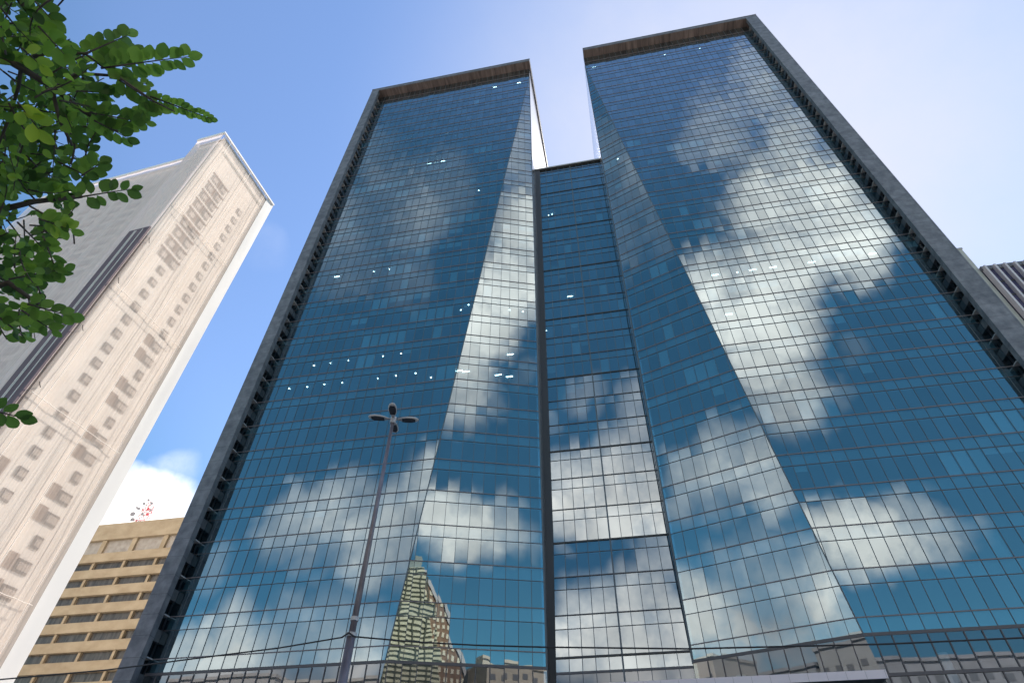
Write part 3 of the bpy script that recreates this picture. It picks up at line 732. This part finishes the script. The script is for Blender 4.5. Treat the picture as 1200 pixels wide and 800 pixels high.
for dx, dz in ((1.4, .4), (-1.6, .2), (1.0, 1.6), (-.9, 1.9), (.4, 2.6), (1.7, 2.2)):
    tube(b, [(ax, ay, 58 + dz), (ax + dx, ay - .6, 58.6 + dz)], .045, 5); tube(br, [(ax + dx, ay - .6, 58 + dz), (ax + dx, ay - .6, 59.3 + dz)], .05, 5)
obj('lattice', b, M_WHITE, AM); obj('red_brace', br, M_RED, AM)
for dx, dz, r_ in ((-2.1, 3.6, .5), (-1.5, 2.3, .4), (1.1, 4.5, .26), (1.3, 5.8, .3), (-.6, 5.9, .28), (.3, 3.4, .3), (1.6, 3.2, .26), (-1.3, 4.8, .3), (.1, 6.7, .25), (1.9, 4.2, .22), (-1.9, 5.1, .22)):
    b = B(); tube(b, [(ax + dx, ay - 1.0, 56 + dz), (ax + dx + .15, ay - 1.35, 56 + dz - .05)], [r_ * .6, r_], 12)
    tube(b, [(ax + dx, ay - 1.0, 56 + dz), (ax + dx * .3, ay - .3, 56 + dz)], .05, 5)
    obj('dish', b, M_RED if dz in (4.5, 3.2, 5.6) else M_DISH, AM)

# ------------------------------------------------------------------ buildings behind the right tower
M_FIN = mat('pale_fin', (.62, .56, .57), .5)
M_VIO = noisy('violet_glass', (.055, .05, .10), (.10, .09, .16), 1.2, .15)
RB = thing('ribbed_building', 'building with pale upright fins behind the right edge of the right tower', 'building', (75, 75, 0))
b = B(); box(b, 65.3, 104, 75, 100, 0, 77.6); obj('wall', b, M_VIO, RB)
b = B(); box(b, 65.2, 104.1, 74.9, 100.1, 77.61, 78.5); obj('roof_edge', b, M_GRANITE_S, RB)
for i in range(26):
    x = 65.45 + i * 1.55
    b = B(); box(b, x - .16, x + .16, 74.3, 75.3, 0, 78.1); obj('fin', b, M_FIN, RB)
b = B()
for k in range(24):
    z = 4 + 3.2 * k; box(b, 65.4, 104, 74.93, 75.02, z - .15, z + .15)
obj('storey_line', b, M_COPING, RB)
CB = thing('concrete_stair_tower', 'slim pale concrete shaft rising just behind the right stone frame', 'tower', (62, 78, 0))
b = B(); box(b, 58, 65.15, 75.4, 84, 0, 84.0); obj('wall', b, M_CONC, CB)
b = B(); box(b, 57.9, 65.3, 75.3, 84.1, 84.01, 84.35); obj('roof_edge', b, M_LEDGE, CB)

# ------------------------------------------------------------------ across the street: seen in the glass
M_STRIPE_A = noisy('pale_green_band', (.52, .48, .32), (.66, .62, .44), .6, .6)
M_STRIPE_B = mat('dark_green_window', (.10, .10, .065), .3)
ST = thing('striped_tower', 'green and white banded office tower mirrored in the foot of the left tower', 'office tower', (10, -52, 0))
def taper(z): return max(0., (59.5 - z)) * .26
b = B(); bs = B()
z = 0.0
while z < 56.5:
    for (m_, h0, h1, o_) in ((b, 0, .62, .12), (bs, .62, 1.15, 0)):
        za, zb = z + h0, min(z + h1, 56.5)
        if za >= zb: continue
        pa = [(-6 - o_, -50 + o_, za), (13.2 + taper(za) + o_, -50 + o_, za), (13.2 + taper(za) + o_, -70, za), (-6 - o_, -70, za)]
        pb = [(-6 - o_, -50 + o_, zb), (13.2 + taper(zb) + o_, -50 + o_, zb), (13.2 + taper(zb) + o_, -70, zb), (-6 - o_, -70, zb)]
        hull(m_, pa[::-1], pb[::-1])
    z += 1.15
obj('pale_bands', b, M_STRIPE_A, ST); obj('window_bands', bs, M_STRIPE_B, ST)
b = B()
for i in range(5): 
    x = 1 + i * 3.6; bar(b, (x + 2.5, -49.84, 8), (x, -49.84, 56.5), (0, 1, 0), .35, -.05, .1)
obj('upright', b, M_STRIPE_B, ST)
b = B(); box(b, 2, 13.2, -62, -51, 56.5, 60); obj('plant_room', b, mat('grey_green_louvre', (.22, .25, .23), .6), ST)
BRW = thing('sloped_tower', 'brown lattice-fronted tower with a sloping flank, mirrored beside the striped tower', 'office tower', (20, -60, 0))
M_BRN = noisy('brown_lattice', (.16, .085, .045), (.24, .14, .08), .8, .6)
b = B(); hull(b, [(12, -72, 0), (44, -72, 0), (44, -50.6, 0), (12, -50.6, 0)], [(12, -72, 57), (17.6, -72, 57), (17.6, -55, 57), (12, -55, 57)]); obj('wall', b, M_BRN, BRW)
b = B()
for k in range(24):
    z = 4 + k * 2.15; t_ = z / 57; y_ = -50.6 - 4.4 * t_ + .06; xr = 44 - 26.4 * t_
    x = 13.0
    while x < xr - 1.2:
        hull(b, [(x, y_, z), (x + .75, y_, z), (x + .75, y_ + .05, z), (x, y_ + .05, z)], [(x, y_ - .1, z + 1.1), (x + .75, y_ - .1, z + 1.1), (x + .75, y_ - .04, z + 1.1), (x, y_ - .04, z + 1.1)])
        x += 1.6
obj('pale_openings', b, mat('pale_blind_opening', (.62, .55, .42), .7), BRW)  # pale blinds filling the openings
b = B(); bar(b, (44.1, -50.55, 0), (17.7, -54.9, 57.2), (0, 1, 0), .9, -.2, .25); bar(b, (12, -54.95, 57.1), (17.9, -54.95, 57.1), (0, 1, 0), .7, -.2, .25); obj('pale_rim', b, M_LEDGE, BRW)
lows = [(-190, -150, 40, (.50, .46, .42)), (-149, -118, 36, (.62, .55, .50)), (-117, -88, 39, (.55, .50, .47)), (-87, -62, 37, (.64, .58, .52)), (-61, -36, 30.5, (.40, .40, .41)), (-35, -9, 33, (.46, .45, .44)), (29, 46, 34.5, (.58, .50, .40)), (47, 78, 35.5, (.36, .36, .38)), (79, 120, 34, (.42, .42, .43)), (121, 170, 38, (.5, .48, .45))]
lab = ['grey stone block', 'cream rendered block', 'greige concrete block', 'pale pink rendered block', 'low grey concrete block', 'mid grey office block', 'tan brick block', 'dark grey slab block', 'light grey slab block', 'beige corner block']
M_LW = mat('far_window', (.2, .2, .21), .2)
for (x0, x1, h, c), l_ in zip(lows, lab):
    t = thing('street_building', l_ + ' across the street, mirrored in the lobby glass', 'building', ((x0 + x1) / 2, -45, 0), 0, 'buildings across the street')
    m = noisy('render_' + str(len(bpy.data.materials)), tuple(q * .85 for q in c), c, .4, .85)
    b = B(); box(b, x0, x1, -60, -40.5, 0, h); obj('wall', b, m, t)
    b = B(); n_ = int((x1 - x0) / 3.1)
    for j in range(1, int(h / 3.4)):
        for i in range(n_): 
            x = x0 + .8 + i * 3.1
            if x + 1.6 < x1: box(b, x, x + 1.5, -40.52, -40.44, j * 3.4 + .9, j * 3.4 + 2.2)
    o = obj('windows', b, M_LW, t); o['kind'] = 'stuff'
    b = B(); box(b, x0 - .2, x1 + .2, -60.2, -40.2, h + .002, h + .7); obj('parapet', b, m, t)

# ------------------------------------------------------------------ street lamp
M_POLE = noisy('weathered_steel', (.16, .135, .15), (.30, .27, .29), 2.5, .5, (1, 1, .4), metal=.3)
M_HEAD = mat('grey_lamp_shell', (.50, .48, .47), .4)
M_LENS = mat('dark_lamp_lens', (.035, .035, .04), .15)
SL = thing('street_lamp', 'tall steel street lamp with four long heads in front of the left glass tower', 'street lamp', (-7.28, 14.72, 0))
lx, ly = -7.28, 14.72
b = B(); tube(b, [(lx, ly, .05), (lx, ly, .3), (lx, ly, .35), (lx, ly, 6.35)], [.24, .24, .125, .112], 16); tube(b, [(lx, ly, 6.35), (lx, ly, 13.0)], [.085, .052], 16); obj('pole', b, M_POLE, SL, True)
b = B()
for z, r_ in ((6.33, .13), (6.72, .105)): tube(b, [(lx, ly, z - .05), (lx, ly, z + .05)], r_, 16)
obj('pole_clamp', b, M_HEAD, SL)
b = B(); tube(b, [(lx, ly, 12.95), (lx, ly, 13.2)], [.10, .10], 14); obj('hub', b, M_HEAD, SL)
for ang in (17, 107, 197, 287):
    a = R(ang); d = Vector((math.cos(a), math.sin(a), 0)); s = Vector((-d.y, d.x, 0)); c = Vector((lx, ly, 13.12))
    b = B()
    prof = [(.10, .04, .03), (.2, .06, .045), (.28, .11, .06), (.45, .14, .085), (.65, .14, .09), (.78, .10, .07), (.84, .03, .03)]
    rings = []
    for (r_, w_, h_) in prof:
        p = c + d * r_ + Vector((0, 0, .05 * r_)); ring = []
        for k in range(12):
            t = 2 * math.pi * k / 12; zz = math.sin(t) * h_ * (1 if math.sin(t) > 0 else .45)
            ring.append(b.verts.new(p + s * math.cos(t) * w_ + Vector((0, 0, zz))))
        rings.append(ring)
    for q, w_ in zip(rings, rings[1:]):
        for k in range(12): b.faces.new((q[k], q[(k + 1) % 12], w_[(k + 1) % 12], w_[k]))
    b.faces.new(rings[0][::-1]); b.faces.new(rings[-1])
    h = obj('lamp_head', b, M_HEAD, SL, True)
    b = B()
    lo = [(.30, .085), (.45, .115), (.62, .115), (.74, .07)]
    va = [c + d * r_ + Vector((0, 0, .05 * r_ - .042)) + s * w_ for r_, w_ in lo] + [c + d * r_ + Vector((0, 0, .05 * r_ - .042)) - s * w_ for r_, w_ in lo[::-1]]
    hull(b, va, [v_ + Vector((0, 0, .02)) for v_ in va]); obj('lens', b, M_LENS, h)

# ------------------------------------------------------------------ overhead cable, clamped to the lamp post
b = B()
cp = [(-46, 6.6), (-30, 5.85), (-17.32, 5.71), (-13.9, 5.80), (-11.1, 5.97), (-9.13, 6.08), (-7.45, 6.24)]
tube(b, [(x, ly - .16, z) for x, z in cp], .018, 6)
cp = [(-7.12, 6.24), (-5.5, 6.03), (-3.89, 5.87), (-2.34, 5.75), (1.03, 5.54), (5.16, 5.42), (7.91, 5.40), (20, 5.7), (40, 6.6)]
tube(b, [(x, ly - .16, z) for x, z in cp], .018, 6)
tube(b, [(-7.45, ly - .16, 6.24), (-7.28, ly - .17, 6.34), (-7.12, ly - .16, 6.24)], .022, 6)
tag(obj('overhead_cable', b, mat('black_cable', (.02, .02, .022), .5)), 'thin black cable slung across the street past the lamp post', 'cable')

# ------------------------------------------------------------------ street tree reaching in over the left edge
M_BARK = noisy('grey_bark', (.06, .045, .035), (.13, .10, .08), 6, .9, (1, 1, .3), bump=.4)
def leaf_mat():
    m = mat('round_leaf', (.05, .1, .02), .42); p = m.node_tree.nodes['Principled BSDF']
    o = [n for n in m.node_tree.nodes if n.type == 'OUTPUT_MATERIAL'][0]
    at_ = nn(m, 'ShaderNodeAttribute', attribute_name='leaf_tone')
    rp = nn(m, 'ShaderNodeValToRGB'); e = rp.color_ramp.elements
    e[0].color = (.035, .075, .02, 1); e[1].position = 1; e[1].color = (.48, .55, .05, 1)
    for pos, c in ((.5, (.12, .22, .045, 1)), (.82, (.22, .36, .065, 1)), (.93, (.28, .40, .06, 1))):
        q = e.new(pos); q.color = c
    ln(m, at_.outputs['Fac'], rp.inputs[0]); ln(m, rp.outputs[0], p.inputs['Base Color'])
    tl = nn(m, 'ShaderNodeBsdfTranslucent')
    br = nn(m, 'ShaderNodeMix', data_type='RGBA', blend_type='MULTIPLY'); br.inputs[0].default_value = 1
    ln(m, rp.outputs[0], br.inputs[6]); br.inputs[7].default_value = (2.0, 2.0, 1.2, 1); ln(m, br.outputs[2], tl.inputs[0])
    mx = nn(m, 'ShaderNodeMixShader'); mx.inputs[0].default_value = .5
    ln(m, p.outputs[0], mx.inputs[1]); ln(m, tl.outputs[0], mx.inputs[2]); ln(m, mx.outputs[0], o.inputs[0])
    return m
M_LEAF = leaf_mat()
TREE = thing('tree', 'leafy street tree with small round leaves hanging in from the left', 'tree', (-6.9, .9, 0))
FOC = 669.757; PX, PY = 614.264, 399.43
def at(px, py, dist):
    """The point at a given distance along the line of sight of a photo pixel."""
    d = rt * ((px - PX) / FOC) + u * (-(py - PY) / FOC) + f
    return Vector((0, 0, 1.6)) + d.normalized() * dist
rl = random.Random(21)
lv, lf, tone = [], [], []
def leaf(base, axis, nv, L, W, tn):
    axis = axis.normalized(); nv = (nv - axis * nv.dot(axis)).normalized(); s = axis.cross(nv)
    i0 = len(lv); fold = .12 * L * rl.uniform(.2, 1.4); droop = rl.uniform(-.05, .22) * L
    prof = [(.10, .10), (.22, .34), (.45, .5), (.7, .46), (.88, .28), (1.0, .06)]
    mid = [(0, 0)] + [(t_, 0) for t_, _ in prof]
    pt = lambda t_, w_: base + axis * (L * t_) + s * (W * w_) + nv * (fold * abs(w_) * 2 - droop * t_ * t_)
    vs = [pt(0, 0)]
    for t_, w_ in prof: vs += [pt(t_, -w_), pt(t_, 0), pt(t_, w_)]
    lv.extend(vs)
    fs = [(0, 2, 1), (0, 3, 2)]
    for k in range(len(prof) - 1):
        a = 1 + 3 * k; fs += [(a, a + 1, a + 4, a + 3), (a + 1, a + 2, a + 5, a + 4)]
    for q in fs: lf.append(tuple(i0 + v_ for v_ in q)); tone.append(tn)
bw = B(); bt_ = B()
def ok(p):
    return True
def bound(y):
    pts = [(-80, 58), (0, 56), (18, 60), (30, 62), (45, 82), (60, 105), (80, 122), (110, 138), (150, 148), (163, 140), (178, 122), (200, 116), (230, 95), (262, 84), (292, 72), (320, 60), (350, 52), (382, 58), (396, 50), (402, -40), (900, -60)]
    for (a, b_), (c, d) in zip(pts, pts[1:]):
        if a <= y <= c: return b_ + (d - b_) * (y - a) / (c - a)
    return -40
HOLES = [(10, 84, 13), (72, 62, 13), (16, 19, 8), (74, 160, 10), (118, 122, 8), (28, 264, 15), (8, 262, 9), (90, 180, 9), (8, 178, 7), (60, 205, 6), (52, 236, 8), (112, 100, 8), (30, 310, 5), (46, 8, 5)]
def hidden(px, py):
    if px > bound(py) - 5: return True
    return any((px - a) ** 2 + (py - b_) ** 2 < r_ * r_ for a, b_, r_ in HOLES)
def pix(p):
    v_ = p - Vector((0, 0, 1.6)); z_ = v_.dot(f)
    return PX + FOC * v_.dot(rt) / z_, PY - FOC * v_.dot(u) / z_
def spray(p0, p1, n, size, spread=62, jit=.35, clip=False, bend=0.0, tn=(.2, .75), face=.6):
    """A twig from p0 to p1 with leaves set alternately left and right of it."""
    d = p1 - p0; L = d.length; pts = []
    view = (Vector((0, 0, 1.6)) - (p0 + p1) / 2).normalized()
    pl = (view * face + Vector((0, 0, -1)) * (1 - face) + Vector((rl.uniform(-1, 1), rl.uniform(-1, 1), rl.uniform(-1, 1))) * jit).normalized()
    sd_ = d.normalized().cross(pl).normalized()
    for k in range(7):
        t_ = k / 6; pts.append(p0 + d * t_ + sd_ * (bend * math.sin(math.pi * t_)) + Vector((0, 0, -.04 * L * t_ * t_)))
    pos = lambda t_: pts[min(5, int(t_ * 6))].lerp(pts[min(5, int(t_ * 6)) + 1], t_ * 6 - min(5, int(t_ * 6)))
    used_ = 0.0; cnt = 0
    for k in range(n):
        t_ = (k + .5) / n; b_ = pos(t_); side_ = 1 if k % 2 else -1
        if k == n - 1: ax = d.normalized()
        else:
            a = R(spread * (1 - .45 * t_) + rl.uniform(-14, 14)); ax = d.normalized() * math.cos(a) + sd_ * side_ * math.sin(a)
        ax = ax + pl * rl.uniform(-.3, .3)
        s_ = .88 * size * (1 - .25 * abs(t_ - .45)) * rl.uniform(.8, 1.12)
        tip = b_ + ax.normalized() * s_ * .6
        if clip and hidden(*pix(tip)): continue
        used_ = t_; cnt += 1
        nv = pl + Vector((rl.uniform(-1, 1), rl.uniform(-1, 1), rl.uniform(-1, 1))) * jit
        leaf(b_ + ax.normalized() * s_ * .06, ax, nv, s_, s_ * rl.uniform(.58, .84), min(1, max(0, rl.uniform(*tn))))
    if cnt > 4 or (used_ > 0 and not clip):
        m_ = max(2, int(used_ * 6) + 1); tube(bt_, pts[:m_ + 1], [.007 - .0008 * i for i in range(m_ + 1)], 5)
# limbs: from the trunk outside the frame
trunk = [(-6.9, .9, 0), (-6.85, .92, 1.2), (-6.75, .95, 2.6), (-6.5, 1.0, 3.7)]
tube(bw, trunk, [.24, .19, .17, .14], 12)
fork = Vector(trunk[-1])
limbs = [
    [fork, at(-120, 20, 5.9), at(-10, 58, 5.5), at(60, 100, 5.3), at(100, 131, 5.2), at(138, 153, 5.1)],
    [fork, at(-130, 260, 6.0), at(-20, 250, 5.6), at(40, 235, 5.4), at(96, 229, 5.3)],
    [fork, at(-120, -60, 6.1), at(0, -30, 5.8), at(40, 20, 5.6)],
    [fork, at(-140, 400, 5.8), at(-40, 345, 5.3), at(10, 330, 5.2), at(45, 355, 5.1)],
]
for L_ in limbs: tube(bw, L_, [.07, .045, .026, .019, .013, .009][:len(L_)], 8)
# side branches
sb_ = [[at(60, 100, 5.3), at(95, 85, 5.2), at(137, 88, 5.1), at(181, 118, 5.0), at(205, 130, 5.0)],
       [at(24, 70, 5.4), at(60, 60, 5.3), at(100, 62, 5.2), at(121, 78, 5.1)],
       [at(25, 75, 5.4), at(22, 100, 5.5), at(10, 140, 5.5), at(-15, 200, 5.6)],
       [at(60, 100, 5.3), at(70, 140, 5.3), at(85, 170, 5.3)]]
for L_ in sb_: tube(bw, L_, [.013, .011, .009, .007, .005][:len(L_)], 6)
# the sprays that stand out against the sky
A_ = lambda x, y, d=5.1: at(x, y, d)
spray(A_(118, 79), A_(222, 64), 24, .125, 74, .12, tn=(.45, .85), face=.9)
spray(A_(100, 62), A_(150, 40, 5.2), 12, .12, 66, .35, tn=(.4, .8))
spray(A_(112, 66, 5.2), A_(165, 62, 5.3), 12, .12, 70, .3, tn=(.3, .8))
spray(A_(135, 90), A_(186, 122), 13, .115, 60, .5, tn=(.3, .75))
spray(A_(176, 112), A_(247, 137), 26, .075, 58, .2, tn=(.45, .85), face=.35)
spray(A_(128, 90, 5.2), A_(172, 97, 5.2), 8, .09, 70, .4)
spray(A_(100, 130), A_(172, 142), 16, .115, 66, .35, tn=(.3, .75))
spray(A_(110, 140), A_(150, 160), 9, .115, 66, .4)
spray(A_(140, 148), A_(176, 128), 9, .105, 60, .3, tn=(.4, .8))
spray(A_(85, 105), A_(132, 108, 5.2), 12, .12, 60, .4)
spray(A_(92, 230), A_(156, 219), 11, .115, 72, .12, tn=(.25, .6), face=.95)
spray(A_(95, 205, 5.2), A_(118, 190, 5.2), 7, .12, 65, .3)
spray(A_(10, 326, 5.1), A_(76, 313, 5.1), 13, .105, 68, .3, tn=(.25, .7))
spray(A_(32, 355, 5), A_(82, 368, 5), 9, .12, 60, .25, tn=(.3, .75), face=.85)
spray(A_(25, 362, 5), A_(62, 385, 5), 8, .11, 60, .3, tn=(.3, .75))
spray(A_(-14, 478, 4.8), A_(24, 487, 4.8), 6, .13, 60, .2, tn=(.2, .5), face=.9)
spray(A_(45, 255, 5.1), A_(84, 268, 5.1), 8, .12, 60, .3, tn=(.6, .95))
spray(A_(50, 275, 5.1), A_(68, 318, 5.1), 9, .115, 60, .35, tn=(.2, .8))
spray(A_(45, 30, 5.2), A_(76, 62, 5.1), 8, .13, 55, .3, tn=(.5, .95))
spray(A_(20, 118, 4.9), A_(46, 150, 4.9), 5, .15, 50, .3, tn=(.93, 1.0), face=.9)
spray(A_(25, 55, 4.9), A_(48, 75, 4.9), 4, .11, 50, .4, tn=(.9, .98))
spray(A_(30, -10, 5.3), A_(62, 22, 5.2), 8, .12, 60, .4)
# the mass of the crown
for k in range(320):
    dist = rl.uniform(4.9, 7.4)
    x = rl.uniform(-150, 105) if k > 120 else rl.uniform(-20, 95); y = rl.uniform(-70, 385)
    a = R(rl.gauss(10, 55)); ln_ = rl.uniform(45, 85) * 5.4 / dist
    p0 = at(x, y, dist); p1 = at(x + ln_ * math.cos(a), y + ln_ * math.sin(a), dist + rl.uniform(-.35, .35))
    spray(p0, p1, rl.randrange(10, 15), rl.uniform(.075, .12), 62, .75, True, rl.uniform(-.05, .05), (.0, .9) if dist < 5.8 else (0, .55), rl.uniform(.3, .9))  # deeper leaves take darker tones: inner-crown shade put into leaf colour
obj('trunk', bw, M_BARK, TREE, True)
obj('twigs', bt_, M_BARK, TREE, True)
me = bpy.data.meshes.new('crown'); me.from_pydata([tuple(p) for p in lv], [], lf)
at2 = me.attributes.new('leaf_tone', 'FLOAT', 'FACE')
at2.data.foreach_set('value', tone)
me.materials.append(M_LEAF)
for p in me.polygons: p.use_smooth = True
co = bpy.data.objects.new('crown', me); col.objects.link(co); co.parent = TREE; co.matrix_parent_inverse = Matrix.Translation(-Vector(TREE.location))
